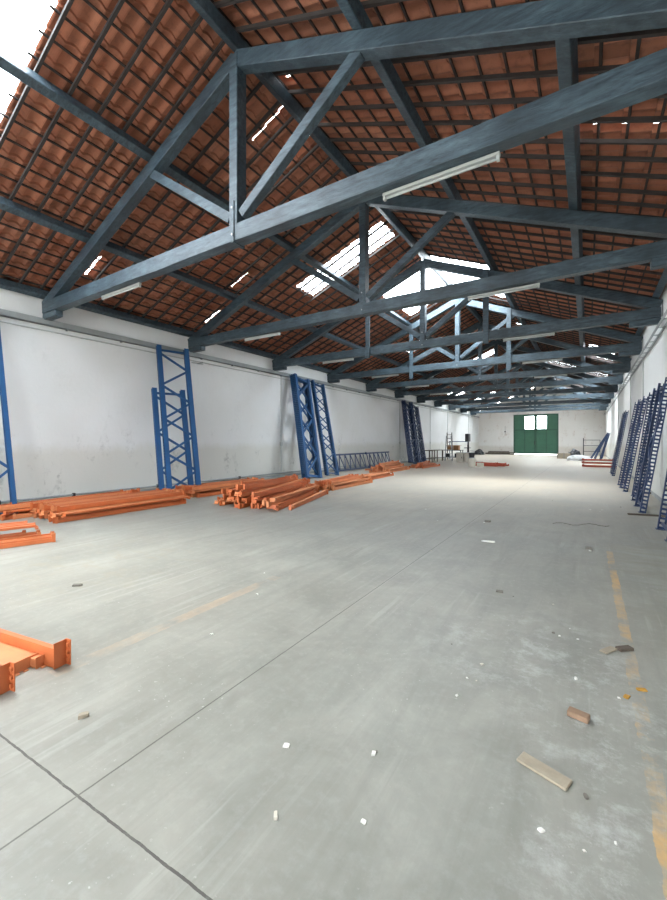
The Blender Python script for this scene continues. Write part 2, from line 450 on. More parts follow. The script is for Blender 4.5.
# ------------------------------------------------------------------ roof trusses
ORD = ['nearest roof truss, wide tie beam crossing the top of the picture',
       'second roof truss from the viewer, dark king post against the tiles',
       'third roof truss from the viewer, at the near edge of the big skylight',
       'fourth roof truss from the viewer, at the far edge of the big skylight',
       'fifth roof truss from the viewer, first one past the big skylight',
       'sixth roof truss from the viewer, second one past the big skylight',
       'seventh roof truss from the viewer, near the small left skylight',
       'eighth roof truss, deep in the hall, fourth from the green door wall',
       'ninth roof truss, deep in the hall, third from the green door wall',
       'tenth roof truss, second from the green door wall',
       'last roof truss, closest to the green door wall']
TW_ = .19
def truss(k, y):
    t = tag(empty('roof_truss', (XC, y, 4.46)), 'painted timber '+ORD[k], 'roof truss', 'roof trusses across the hall')
    zb = 0.02
    xl, xr = XL-XC+.03, XR-XC-.03
    mt = M['timber']
    # tie beam with slight hewn unevenness
    bm = B(); n = 14; prev = None
    for i in range(n+1):
        x = xl+(xr-xl)*i/n; j = lambda a: random.uniform(-a, a)
        cur = [bm.verts.new((x, -TW_/2+j(.004), zb+j(.008))), bm.verts.new((x, TW_/2+j(.004), zb+j(.008))),
               bm.verts.new((x, TW_/2+j(.004), zb+.26+j(.008))), bm.verts.new((x, -TW_/2+j(.004), zb+.26+j(.008)))]
        if prev:
            for q in range(4): bm.faces.new([prev[q],prev[(q+1)%4],cur[(q+1)%4],cur[q]])
        else: bm.faces.new(cur)
        prev = cur
    bm.faces.new(prev[::-1])
    bevel(obj('tie_beam', bm, mt, t), .008)
    rz = lambda d: RT-SL*d-4.46-.15        # rafter centre height
    for sg, xe in ((-1, xl), (1, xr)):
        bm = B(); bar(bm, (sg*.0, 0, rz(0)), (xe-.0*sg, 0, rz(abs(xe))), TW_-.01, .235, (0,0,1))
        bevel(obj('principal_rafter', bm, mt, t), .008)
        bm = B(); bar(bm, (sg*.11, 0, .42), (sg*2.1, 0, rz(2.1)-.09), .13, .15, (0,0,1))
        bevel(obj('strut', bm, mt, t), .008)
        bm = B(); box(bm, xe-.0 if sg < 0 else xe-.62, xe+.62 if sg < 0 else xe, -.085, .085, -.12, .015)
        bevel(obj('corbel', bm, mt, t), .01)
    bm = B(); box(bm, -.085, .085, -TW_/2-.004, TW_/2+.004, .24, rz(0)+.06)
    bevel(obj('king_post', bm, mt, t), .008)
    bm = B(); box(bm, -.03, .03, -TW_/2-.018, -TW_/2-.006, .0, .62); box(bm, -.03, .03, TW_/2+.006, TW_/2+.018, .0, .62); box(bm, -.03, .03, -TW_/2-.018, TW_/2+.018, -.002, .012)
    s = obj('iron_strap', bm, mt, t)
    bm = B()
    for zz in (.12, .52): tube(bm, [(0,-TW_/2-.03,zz),(0,-TW_/2-.018,zz)], .016)
    obj('bolt', bm, M['zinc'], s)
    if k in (2, 3):
        for sg in (-1, 1):
            bm = B(); zl = -.10 if k == 2 else -.28
            box(bm, sg*1.95-.08, sg*1.95+.08, -TW_/2-.055, -TW_/2-.004, zl, rz(1.95)+.1)
            bevel(obj('queen_post', bm, M['timber'], t), .006)
    return t
for k, y in enumerate(TR_Y): truss(k, y)

# ------------------------------------------------------------------ fluorescent battens under the tie beams
def lamp_fixture():
    r = empty('fluorescent_lamp', (0,0,0))
    bm = B(); box(bm, -.66, .66, -.03, .03, -.035, 0); bevel(obj('housing', bm, M['white_plastic'], r), .005)
    bm = B(); tube(bm, [(-.62,0,-.06),(.62,0,-.06)], .016, 10); obj('tube', bm, M['white_plastic'], r, smooth=True)
    for s in (-1, 1):
        bm = B(); box(bm, s*.64-.015, s*.64+.015, -.022, .022, -.082, -.035); obj('lamp_holder', bm, M['white_plastic'], r)
    return r
proto = lamp_fixture(); first = True
ORDW = ['nearest','second','third','fourth','fifth','sixth','seventh','eighth','ninth','tenth','last']
for k, y in enumerate(TR_Y[:9]):
    for nm, x in (('left', -7.75), ('right', -1.42)):
        o = proto if first else copy_tree(proto); first = False
        o.location = (x, y+.06, 4.475)
        tag(o, 'white unlit fluorescent batten under the %s part of the %s tie beam' % (nm, ORDW[k]), 'ceiling lamp', 'fluorescent battens under the tie beams')

# ------------------------------------------------------------------ cable trays and conduits
bm = B(); box(bm, XL+.002, XL+.10, YB+.1, YF-.02, 4.22, 4.235); box(bm, XL+.085, XL+.10, YB+.1, YF-.02, 4.22, 4.36); box(bm, XL+.002, XL+.015, YB+.1, YF-.02, 4.22, 4.36)
y = YB+1
tray = obj('cable_tray', bm, M['grey_trunk'])
tag(tray, 'long grey cable tray fixed high along the left wall', 'cable tray')
y = -2
while y < YF-1:
    bm = B(); box(bm, XL+.002, XL+.11, y, y+.03, 4.19, 4.22); y += 1.35
    obj('bracket', bm, M['zinc'], tray)
bm = B(); box(bm, XR-.16, XR-.145, YB+.1, YF-.02, 4.12, 4.20); box(bm, XR-.02, XR-.005, YB+.1, YF-.02, 4.12, 4.20)
tray = obj('cable_tray', bm, M['grey_trunk'])
tag(tray, 'ladder type cable tray fixed high along the right wall', 'cable tray')
y = YB+.5
while y < YF-.5:
    bm = B(); box(bm, XR-.145, XR-.02, y, y+.04, 4.13, 4.145); y += .8
    obj('rung', bm, M['zinc'], tray)
bm = B(); tube(bm, [(XL+.03, YB+.1, 4.10),(XL+.03, YF-.1, 4.10)], .016); 
tag(obj('conduit', bm, M['pipe']), 'thin pipe running just below the left cable tray', 'pipe')
bm = B(); tube(bm, [(XL+.04, 1.0, .17),(XL+.04, 20, .17)], .022)
o = tag(obj('conduit', bm, M['zinc']), 'low pipe running along the foot of the left wall', 'pipe')
bm = B()
for yy in (3.4, 4.9, 7.2, 10.5, 14.3): box(bm, XL+.002, XL+.07, yy, yy+.05, .12, .21)
obj('pipe_clip', bm, M['dark'], o)
for yy, lab in ((12.9,'behind the first tall pair of leaning blue frames'), (25.4,'beside the far leaning pair of blue frames'), (27.6,'just past the far leaning blue frames'), (31.6,'above the workshop corner'), (36.4,'beyond the workshop corner'), (44.0,'nearest the far left corner')):
    bm = B(); tube(bm, [(XL+.022, yy, .2),(XL+.022, yy, 4.2)], .02)
    o = tag(obj('conduit', bm, M['pipe']), 'vertical pipe down the left wall '+lab, 'pipe')
    bm = B(); box(bm, XL+.0, XL+.06, yy-.05, yy+.05, 1.3, 1.45); obj('switch_box', bm, M['white_plastic'], o)
for yy, lab in ((10.6,'behind the near zebra striped blue frames'), (16.2,'between the blue frame groups'), (20.6,'just before the last upright blue frames'), (28.5,'near the red beams')):
    bm = B(); tube(bm, [(XR-.022, yy, .1),(XR-.022, yy, 4.12)], .018)
    tag(obj('conduit', bm, M['pipe']), 'vertical pipe down the right wall '+lab, 'pipe')
bm = B(); box(bm, XL+.005, XL+.02, 8.45, 8.9, 4.02, 4.06); box(bm, XL+.02, XL+.3, 8.66, 8.69, 4.02, 4.05)
tag(obj('wall_bracket', bm, M['white_plastic']), 'small pale bracket on the left wall beside the tall blue frame', 'bracket')

# ------------------------------------------------------------------ blue rack upright frames
def rack_frame(foot, top, wdir, W, L=None, mat='blue', pw=.09, label='', group='', brace_n=None, flip=1, holes=True, dx=.07, bw=.045):
    foot = Vector(foot); top = Vector(top); z = (top-foot); L = L or z.length; z.normalize()
    x = Vector((wdir[0], wdir[1], 0)); x = (x - z*x.dot(z)).normalized(); y = z.cross(x)
    m = Matrix(((x.x,y.x,z.x,foot.x),(x.y,y.y,z.y,foot.y),(x.z,y.z,z.z,foot.z),(0,0,0,1)))
    t = bpy.data.objects.new('rack_frame', None); COL.objects.link(t); t.matrix_world = m; t.empty_display_size = .3
    tag(t, label, 'rack frame', group)
    hw = W/2; dy = pw/2; th = .006
    for s in (-1, 1):
        bm = B()
        xo = s*hw; xi = s*(hw-dx)
        xa, xb = min(xo,xi), max(xo,xi)
        for yy in (-dy, dy-th): box(bm, xa, xb, yy, yy+th, .01, L)           # flanges
        ya = pw*.30
        fx0, fx1 = (xo-th, xo) if s > 0 else (xo, xo+th)
        if holes:
            box(bm, fx0, fx1, -dy, -ya, .01, L); box(bm, fx0, fx1, ya, dy, .01, L)
            q = .01
            while q < L-.05:
                box(bm, fx0, fx1, -ya, ya, q, q+.038); q += .08
        else: box(bm, fx0, fx1, -dy, dy, .01, L)
        # return lips on the open inner side
        lx0, lx1 = (xi-th, xi) if s < 0 else (xi, xi+th)
        box(bm, lx0, lx1, -dy, -dy+.018, .01, L); box(bm, lx0, lx1, dy-.018, dy, .01, L)
        p = obj('post', bm, M[mat], t)
        bm = B(); box(bm, xa-.02, xb+.02, -dy-.02, dy+.02, 0, .008); obj('foot_plate', bm, M[mat], p)
    n = brace_n or max(3, round(L/ (W*.62)))
    z0, z1 = .18, L-.22; bi = hw-dx*.5
    def brace(a, b_):
        bm = B(); bar(bm, a, b_, bw, .03, (0,1,0)); obj('brace', bm, M[mat], t)
    brace((-bi,0,z0-.07),(bi,0,z0-.07)); brace((-bi,0,z1+.08),(bi,0,z1+.08))
    st = (z1-z0)/n; s = flip
    for i in range(n):
        brace((-s*bi,0,z0+i*st),(s*bi,0,z0+(i+1)*st)); s = -s
    return t
h = 1.5
def RF(fx, fy, tx, ty, tz, wd, W, label, group, **k):
    return rack_frame((fx*h, fy*h, 0.0), (tx*h, ty*h, tz*h), wd, W, label=label, group=group, **k)
GL = 'tall blue rack frames leaning on the left wall'; GR = 'blue rack frames leaning on the right wall'
RF(-6.30, 1.87, -7.06, 1.90, 2.86, (0,1), 1.0, 'tall blue rack frame at the left picture edge, in front', GL, brace_n=5, dx=.08)
RF(-6.56, 1.74, -7.10, 1.55, 2.5, (0,1), 1.0, 'blue rack frame at the left picture edge, behind the other', GL, brace_n=5, dx=.11)
RF(-6.22, 4.72, -6.97, 5.0, 2.86, (.3,.86), .92, 'tall standalone blue lattice frame leaning on left wall, highest of its pair', GL, pw=.11, dx=.13, bw=.06)
RF(-6.33, 4.64, -6.86, 4.83, 2.0, (.3,.86), .92, 'shorter blue frame nested behind the tall standalone frame', GL, pw=.11, flip=-1, dx=.13, bw=.06)
for i in range(3):
    RF(-6.12-.085*i, 8.68+.04*i, -6.89-.085*i, 9.14+.04*i, 2.83, (0,1), 1.02, ['front','middle','rear'][i]+' frame of the thick nested blue stack leaning left beside messy orange heap', GL, pw=.11, flip=1 if i != 1 else -1, brace_n=5, mat='blue', dx=.15, bw=.09)
for i in range(2):
    RF(-6.16-.09*i, 9.68+.05*i, -6.95-.08*i, 10.06+.05*i, 2.79, (0,1), .88, ['front','rear'][i]+' frame of the slimmer blue lattice pair right of the thick stack', GL, pw=.08, flip=1 if i else -1, brace_n=9, dx=.1)
k = 0
for yy in (16.42, 17.3):
    for i in range(3):
        RF(-6.22-.08*i, yy, -6.95-.07*i, yy+.85+.04*i, 2.74, (0,1), 1.1, 'dark blue frame, %s of the %s stack by the far orange heaps' % (['front','middle','rear'][i], ['nearer','further'][k]), GL, pw=.10, flip=1 if i != 1 else -1, brace_n=7, mat='navy', dx=.12)
    k += 1
# two frames lying on their long edge against the left wall
for i, yc in enumerate((10.95, 13.1)):
    rack_frame((-6.72*h, yc*h, .46), (-6.72*h, (yc+2.0)*h, .46), (0,0), .9, mat='navy', pw=.08, brace_n=9,
        label='navy lattice frame lying on its side behind orange heaps, %s half' % ('nearer' if i == 0 else 'further'), group='blue frames lying on their side') if False else None
    t = rack_frame((0,0,0), (0,0,3.05), (1,0), .86, mat='navy', pw=.08, brace_n=10,
        label='navy lattice frame lying on its side by the left wall, %s one of the two' % ('nearer' if i == 0 else 'further'), group='blue frames lying on their side')
    # local z -> +Y, local x -> up and back against the wall
    zz = Vector((0,1,0)); xx = Vector((-.26,0,.966)); yy = zz.cross(xx)
    p = Vector((-6.85*h, yc*h, .436))
    t.matrix_world = Matrix(((xx.x,yy.x,zz.x,p.x),(xx.y,yy.y,zz.y,p.y),(xx.z,yy.z,zz.z,p.z),(0,0,0,1)))
# right wall groups: every frame stands with its width along the wall
def right(fx, y0, lab, tx=.945, tz=1.86, W=.68, **k):
    RF(fx, y0+W/2, tx, y0+W/2, tz, (0,1), (W+.01)*h, lab, GR, pw=.11, mat='navy', brace_n=4, **k)
right(.70, 5.13, 'nearest blue frame, cut off at the right picture edge')
for i, (fx, y0, tx) in enumerate(((.645, 6.98, .93), (.66, 7.68, .95), (.71, 8.38, .965))):
    right(fx, y0, 'perforated blue frame, %s of the nearest full group on the right wall' % ['first','second','third'][i], tx=tx, flip=1 if i % 2 else -1)
for i, (fx, y0, tx) in enumerate(((.63, 9.72, .95), (.61, 10.44, .93))):
    right(fx, y0, 'perforated blue frame, %s of the middle group on the right wall' % ['first','second','third'][i], tx=tx, flip=1 if i % 2 else -1)
for i, (fx, y0, tx) in enumerate(((.62, 13.9, .94), (.63, 14.62, .955))):
    right(fx, y0, 'dark blue frame, %s of the last upright group on the right wall' % ['first','second','third'][i], tx=tx, flip=1 if i % 2 else -1)
for i, (fx, y0, tx, tz) in enumerate(((.12, 25.6, .9, 1.38), (.32, 26.4, .93, 1.42), (.55, 25.0, .95, 1.4), (.66, 26.9, .96, 1.4))):
    RF(fx, y0, tx, y0+.2, tz, (0,1), 1.0, 'steeply tilted navy frame behind red beams in the far right corner, %s from the left' % ['first','second','third','fourth'][i], 'tilted frames in the far right corner', mat='navy', pw=.12, brace_n=4)

# ------------------------------------------------------------------ orange rack beams
BL = 2.7; BW = .04; BH = .08
def beam_mesh(L=BL, BW=BW, BH=BH):
    bm = B()
    prof = [(-BW/2,0),(BW/2,0),(BW/2,BH-.025),(BW/2-.016,BH-.025),(BW/2-.016,BH),(-BW/2,BH)]
    a = [bm.verts.new((x,-L/2+.006,z)) for x,z in prof]; b_ = [bm.verts.new((x,L/2-.006,z)) for x,z in prof]
    bm.faces.new(a); bm.faces.new(b_[::-1])
    for i in range(6): bm.faces.new([a[i],b_[i],b_[(i+1)%6],a[(i+1)%6]])
    return bm
def connector_mesh(s, L=BL, BW=BW, H=.115):
    bm = B(); y = s*L/2
    y0, y1 = (y-.006, y) if s > 0 else (y, y+.006)
    box(bm, -BW/2-.012, BW/2+.022, y0, y1, -.0, H)
    yb = y-s*.0
    ya, yc = min(y, y-s*.045), max(y, y-s*.045)
    box(bm, BW/2+.016, BW/2+.022, min(y,y+s*.04), max(y,y+s*.04), 0, H)
    for zz in (H*.2, H*.5, H*.8): box(bm, BW/2+.004, BW/2+.018, min(y+s*.01,y+s*.03), max(y+s*.01,y+s*.03), zz-.012, zz+.012)
    return bm
def make_beam(mat, L=BL):
    r = empty('rack_beam')
    obj('beam_body', beam_mesh(L), M[mat], r)
    for s in (-1, 1):
        obj('end_connector', connector_mesh(s, L), M[mat], r)
    return r
def make_big(mat):
    r = empty('rack_beam')
    obj('beam_body', beam_mesh(BL, .052, .125), M[mat], r)
    for s in (-1, 1): obj('end_connector', connector_mesh(s, BL, .052, .168), M[mat], r)
    return r
protos = {'big': make_big('orange'), 'big2': make_big('orange2'), 'orange': make_beam('orange'), 'orange2': make_beam('orange2'), 'red': make_beam('red')}
used = set()
nbeam = 0
def place_beam(x, y, z, yaw, lab, group, mat='orange', roll=0, pitch=0):
    """x,y: centre; yaw: 0 = along the hall, positive turns towards the left wall; roll 90 = on its side"""
    global nbeam
    if mat not in used: o = protos[mat]; used.add(mat)
    else: o = copy_tree(protos[mat])
    e = Matrix.Rotation(R(yaw),4,'Z') @ Matrix.Rotation(R(pitch),4,'X') @ Matrix.Rotation(R(roll),4,'Y')
    o.rotation_euler = e.to_euler(); o.location = (x, y, z)
    tag(o, lab, 'rack beam', group); nbeam += 1
    return o
def pile(cx, cy, yaw, rows, lab, group, pitch_=.083, yaw_j=1.0, along_j=.12, fan=0, mats=('orange','orange','orange2'), mixroll=.5):
    """rows: number of beams in each layer, beams side by side across, layer upon layer"""
    z = .004
    a = R(yaw)
    for li, n in enumerate(rows):
        flat = (li % 2 == 1)
        stepw = .085 if not flat else .108
        yy = yaw + (fan*(li-len(rows)/2))
        ar = R(yy)
        ux, uy = math.cos(ar), math.sin(ar)          # across
        vx, vy = -math.sin(ar), math.cos(ar)         # along
        w = stepw*pitch_/.083
        for i in range(n):
            t = (i-(n-1)/2)*w
            s = random.uniform(-along_j, along_j)
            yj = yy+random.uniform(-yaw_j, yaw_j)
            # a gentle droop at the pile edges
            x = cx+ux*t+vx*s; y = cy+uy*t+vy*s
            if flat: place_beam(x-.05*ux, y, z+.03, yj, lab, group, random.choice(mats), roll=90)
            else: place_beam(x, y, z, yj, lab, group, random.choice(mats), roll=0)
        z += .116 if not flat else .066
# C: long tidy stack beside the first wall bay
pile(-8.75, 4.85, 0, [15,13,11], 'orange steel beam in the long tidy stack before the tall standalone blue frame', 'long tidy orange stack', yaw_j=.6, along_j=.09)
pile(-9.55, 4.35, 3, [7,5,4], 'orange steel beam in the rear left end of the tidy stack', 'rear left end of the tidy orange stack', yaw_j=2.0, along_j=.3)
# D: behind the fanned heap
pile(-9.15, 8.3, 0, [12,8,8], 'orange steel beam in the straight stack right of the tall standalone blue frame', 'straight orange stack behind the heap', yaw_j=.8, along_j=.1)
# E: fanned messy heap; near ends spread wide, far ends drawn together
random.seed(21)
for li, (n, na, nb, fa, fb, z) in enumerate(((14,-7.7,-5.4,-7.5,-6.3,.004),(13,-7.6,-5.5,-7.5,-6.4,.08),(14,-7.5,-5.7,-7.4,-6.5,.135),(12,-7.35,-5.85,-7.35,-6.6,.21),(10,-7.3,-6.05,-7.4,-6.7,.265),(7,-7.2,-6.25,-7.4,-6.9,.34),(5,-7.0,-6.4,-7.5,-7.1,.395))):
    for i in range(n):
        t = i/(n-1); nx = na+(nb-na)*t+random.uniform(-.06,.06); fx = fa+(fb-fa)*t+random.uniform(-.12,.12)
        yc = 7.85+random.uniform(-.32,.32)+.25*(1-t)
        yaw = math.degrees(math.atan2(nx-fx, 2.6))
        place_beam((nx+fx)/2, yc, z, yaw, 'orange steel beam in the messy fanned heap before the thick blue stack', 'messy fanned orange heap', random.choice(('orange','orange','orange2')), roll=90 if li % 2 else 0, pitch=0 if li == 0 else random.uniform(-1.6,1.6))
# F
pile(-6.95, 11.3, 5, [11,8,6], 'orange steel beam in the low heap below the slimmer blue pair', 'low orange heap past the messy one', yaw_j=2.5, along_j=.25, fan=3, mats=('orange2','orange','orange2'))
pile(-7.3, 14.6, 4, [7,5], 'orange steel beam in the low heap before the frames lying sideways', 'orange heap before the sideways frames', yaw_j=2.5, along_j=.3, mats=('orange2','orange2','orange'))
pile(-8.4, 18.4, 6, [12,10,8,5,3], 'orange steel beam in the tallest heap near the far dark blue frames', 'tallest orange heap far left', yaw_j=3, along_j=.35, fan=3, mats=('orange2','orange2','orange'))
pile(-8.0, 22.4, 8, [12,7,4], 'orange steel beam in the last heap before the workshop corner', 'last orange heap before the workshop corner', yaw_j=4, along_j=.3, fan=4, mats=('orange2','orange','orange'))
# B: two layers at the left picture edge
for i in range(7):
    place_beam(-7.10+.02*(i%2)-.115*i, 1.48-.02*i+.06*(i%3), .004, -16.5, 'orange beam on the floor at the left picture edge, beside the tidy stack', 'orange beams at the left edge', ('orange','orange2')[i%2])
for i in range(4):
    place_beam(-7.46-.14*i, 1.40+.05*(i%2), .220, -16.5, 'orange beam in the top layer at the left picture edge', 'orange beams at the left edge, top layer', 'orange', roll=90)
# A: nearest beams, bottom left; ends at X -2.88, pointing to the left wall
A = [(-2.95, 1.265, 'big', 0, 'nearest orange beam group, furthest beam with full end plate at its tip'),
     (-3.06, 1.17, 'big2', 90, 'nearest orange beam group, low beam just in front of the furthest one'),
     (-3.10, 1.04, 'big2', 90, 'nearest orange beam group, lowest flat beam in the middle'),
     (-2.92, .945, 'big', 0, 'nearest orange beam group, upright beam whose plate sticks out in the middle'),
     (-2.98, .85, 'orange', 0, 'nearest orange beam group, smaller beam at the front'),
     (-3.10, .77, 'big', 0, 'nearest orange beam group, beam at the very picture corner')]
for ex, ey, mt, roll, lab in A:
    yaw = 99.3; a = R(yaw)
    place_beam(ex-math.sin(a)*BL/2, ey+math.cos(a)*BL/2, .004 if roll == 0 else .036, yaw, lab, 'orange beams in the bottom left corner', mt, roll=roll)
# far red-orange piles
def short_pile():
    r = empty('short_red_beam'); bm = beam_mesh(1.45); obj('beam_body', bm, M['red'], r)
    for s in (-1,1): obj('end_connector', connector_mesh(s,1.45), M['red'], r)
    return r
sp = short_pile(); f = True
for li, n in enumerate((7,6,4)):
    for i in range(n):
        o = sp if f else copy_tree(sp); f = False
        o.location = (.52+random.uniform(-.06,.06), 27.4+i*.13+li*.06, .004+li*.18); o.rotation_euler = (0,0,R(90+random.uniform(-1.5,1.5)))
        tag(o, 'short red beam stacked by the far right wall under the tilted frames', 'rack beam', 'short red beams by the far right wall')

for i in range(9):
    o = copy_tree(sp); o.location = (-4.95+random.uniform(-.4,.4), 25.0+(i%6)*.2+(.1 if i > 5 else 0), .004 if i < 6 else .122); o.rotation_euler = (0,0,R(random.uniform(70,90)))
    tag(o, 'short reddish beam in the small scattered pile right of the pale drum', 'rack beam', 'scattered reddish beams at mid hall')
# ------------------------------------------------------------------ workshop corner, far left
def mesh_thing(name, loc, parts, label, cat, group=None, rz=0):
    t = tag(empty(name, loc, rz), label, cat, group)
    for pn, boxes, mat in parts:
        bm = B()
        for b_ in boxes: box(bm, *b_)
        o = obj(pn, bm, M[mat], t)
        bevel(o, .006)
    return t
mesh_thing('workbench', (-9.5, 28.55, 0), [('worktop', [(-.35,.35,-1.25,1.25,.80,.85)], 'oldwood')]+
    [('leg', [(sx*.3-.03,sx*.3+.03,sy-.03,sy+.03,0,.80)], 'oldwood') for sx in (-1,1) for sy in (-1.15,0,1.15)]+
    [('lower_shelf', [(-.3,.3,-1.15,1.15,.25,.28)], 'oldwood')], 'long narrow old workbench by the left wall past the navy frames', 'workbench')
# step ladder
t = tag(empty('step_ladder', (-8.95, 30.5, 0), R(15)), 'grey open step ladder beside the workbench', 'ladder')
for s in (-1,1):
    bm = B(); bar(bm, (s*.26,-.5,0), (s*.17,0,1.9), .07, .03, (0,1,0)); obj('front_rail', bm, M['zinc'], t)
    bm = B(); bar(bm, (s*.26,.5,0), (s*.17,.04,1.88), .05, .03, (0,1,0)); obj('back_rail', bm, M['zinc'], t)
for i in range(6):
    z = .28+.28*i; f_ = z/1.9; w = .26-.09*f_
    bm = B(); box(bm, -w, w, -.5*(1-f_)-.06, -.5*(1-f_)+.06, z-.012, z+.012); obj('step', bm, M['zinc'], t)
t = tag(empty('leaning_ladder', (-9.45, 32.6, 0), 0), 'slim ladder leaning over the workshop corner, right of the step ladder', 'ladder')
for s in (-1,1):
    bm = B(); bar(bm, (s*.2,0,0), (s*.2-.35,1.0,2.2), .06, .03, (0,1,0)); obj('side_rail', bm, M['oldwood'], t)
for i in range(7):
    f_ = (i+.5)/7; bm = B(); tube(bm, [(-.2-.35*f_,1.0*f_,2.2*f_),(.2-.35*f_,1.0*f_,2.2*f_)], .014); obj('rung', bm, M['oldwood'], t)
mesh_thing('metal_table', (-8.95, 31.6, 0), [('tabletop', [(-.75,.75,-.4,.4,.76,.80)], 'dark'), ('shelf', [(-.7,.7,-.35,.35,.2,.23)], 'dark')]+
    [('leg', [(sx*.68-.025,sx*.68+.025,sy*.34-.025,sy*.34+.025,0,.76)], 'dark') for sx in (-1,1) for sy in (-1,1)], 'dark metal table carrying the cardboard box, workshop corner', 'table')
mesh_thing('cardboard_box', (-8.85, 31.55, .805), [('carton', [(-.42,.42,-.25,.25,0,.36)], 'card'), ('flap', [(-.55,-.42,-.25,.25,.34,.36),(.42,.56,-.25,.25,.34,.36)], 'card'), ('tape', [(-.03,.03,-.255,.255,.0,.365)], 'cream')], 'brown cardboard box on the dark table in the workshop corner', 'box')
for i, (x, lab) in enumerate(((-9.3,'left'),(-8.6,'right'))):
    mesh_thing('paint_can', (x, 31.5, .235), [('can', [(-.14,.14,-.14,.14,0,.28)], 'dark'), ('lid', [(-.15,.15,-.15,.15,.28,.30)], 'zinc')], 'dark container under the dark table, on the %s' % lab, 'container', 'containers under the table')
# pillar drill: base, column, head, table
t = tag(empty('drill_press', (-7.72, 31.3, 0)), 'tall black pillar drill standing behind the cream cabinets', 'machine')
bm = B(); box(bm, -.25,.25,-.3,.3,0,.1); bevel(obj('base', bm, M['dark'], t))
bm = B(); tube(bm, [(0,.1,.1),(0,.1,1.95)], .07, 12); obj('column', bm, M['dark'], t, smooth=False)
bm = B(); box(bm, -.14,.14,-.3,.25,1.45,2.05); bevel(obj('head', bm, M['dark'], t), .03)
bm = B(); box(bm, -.2,.2,-.3,.1,.95,1.0); bevel(obj('drill_table', bm, M['dark'], t))
bm = B(); tube(bm, [(0,-.15,1.45),(0,-.15,1.2)], [.04,.015], 8); obj('chuck', bm, M['zinc'], t)
for i, (x, lab) in enumerate(((-7.44,'left'),(-6.9,'right'))):
    c = mesh_thing('metal_cabinet', (x, 28.2, 0), [('body', [(-.24,.24,-.25,.25,.03,.68)], 'cream'), ('door', [(-.21,.21,-.27,-.252,.07,.64)], 'cream'), ('top', [(-.26,.26,-.27,.27,.68,.71)], 'zinc')], 'low cream metal cabinet before the pillar drill, %s of the two' % lab, 'cabinet', 'cream cabinets by the pillar drill')
    bm = B(); box(bm, .12,.15,-.29,-.27,.3,.42); obj('handle', bm, M['dark'], [q for q in c.children if q.name.startswith('door')][0])
# horizontal rail on stands
t = tag(empty('rail_stand', (-9.2, 34.2, 0)), 'thin horizontal steel rail on two stands behind the workshop corner', 'rail')
bm = B(); bar(bm, (-.8,0,1.45),(.8,0,1.45), .04, .05); obj('top_rail', bm, M['navy'], t)
for s in (-1,1):
    bm = B(); bar(bm, (s*.75,0,0),(s*.75,0,1.45), .04, .04, (0,1,0)); box(bm, s*.75-.03,s*.75+.03,-.25,.25,0,.03); obj('stand', bm, M['navy'], t)
# stacked pails
t = tag(empty('plastic_drum', (-5.72, 24.1, 0)), 'pale grey drum on the floor right of the cream cabinets', 'drum')
bm = B(); tube(bm, [(0,0,0),(0,0,.05),(0,0,.25),(0,0,.45),(0,0,.5)], [.2,.215,.22,.215,.2], 16); obj('shell', bm, M['cream'], t, smooth=False)
bm = B(); tube(bm, [(0,0,.5),(0,0,.53)], [.21,.2], 16); obj('lid', bm, M['zinc'], t)
t = tag(empty('dark_pail', (-5.72, 24.1, .532)), 'dark pail standing on top of the pale drum', 'pail')
bm = B(); tube(bm, [(0,0,0),(0,0,.28)], [.14,.18], 16); obj('shell', bm, M['dark'], t)
bm = B(); tube(bm, [(-.18,0,.27),(-.12,0,.38),(0,0,.42),(.12,0,.38),(.18,0,.27)], .008, 6); obj('handle', bm, M['zinc'], t)
mesh_thing('small_box', (-5.28, 24.3, 0), [('carton', [(-.17,.17,-.15,.15,0,.22)], 'cream'), ('flap', [(-.17,.17,-.16,-.15,.12,.24)], 'cream')], 'small pale box on the floor beside the drum', 'box')
# planks along the far wall and the dark corner heap
for i, (x, y, z, L, w, a) in enumerate(((-8.4,48.2,.0,3.0,.25,0),(-8.6,48.15,.09,2.6,.22,2),(-8.2,48.25,.18,2.9,.2,-1),(-8.5,48.35,.27,2.2,.16,1.5))):
    bm = B(); box(bm, -L/2, L/2, -w/2, w/2, 0, .085); o = bevel(obj('wood_plank', bm, M['oldwood'])); o.location = (x,y,z+.002); o.rotation_euler = (0,0,R(a))
    tag(o, 'old dark plank lying by the far wall left of the green door, %s' % ['at the bottom','second from bottom','third from bottom','on top'][i], 'plank', 'planks by the far wall')
random.seed(3)
def heap(name, loc, rx, ry, hz, mat, lab, cat, n=22):
    bm = B(); bmesh.ops.create_icosphere(bm, subdivisions=3, radius=1)
    from mathutils import noise
    for v in bm.verts:
        p = v.co.copy(); k_ = 1+.35*noise.noise(p*2.2+Vector(loc))
        v.co = Vector((p.x*rx*k_, p.y*ry*k_, max(0, (p.z*.9+.1)*hz*k_)))
    o = obj(name, bm, M[mat]); o.location = loc; tag(o, lab, cat); return o
heap('scrap_heap', (-10.1, 46.0, 0.002), .45, .7, .6, 'dark', 'dark covered heap in the far left corner', 'heap')
heap('white_tarp', (-.55, 36.2, 0.002), .85, .8, .42, 'tarp', 'crumpled white sheet heap left of the tilted frames', 'sheet')
heap('dark_sack', (-.95, 40.5, 0.002), .5, .4, .75, 'dark', 'dark sack behind the crumpled white sheet', 'sack')
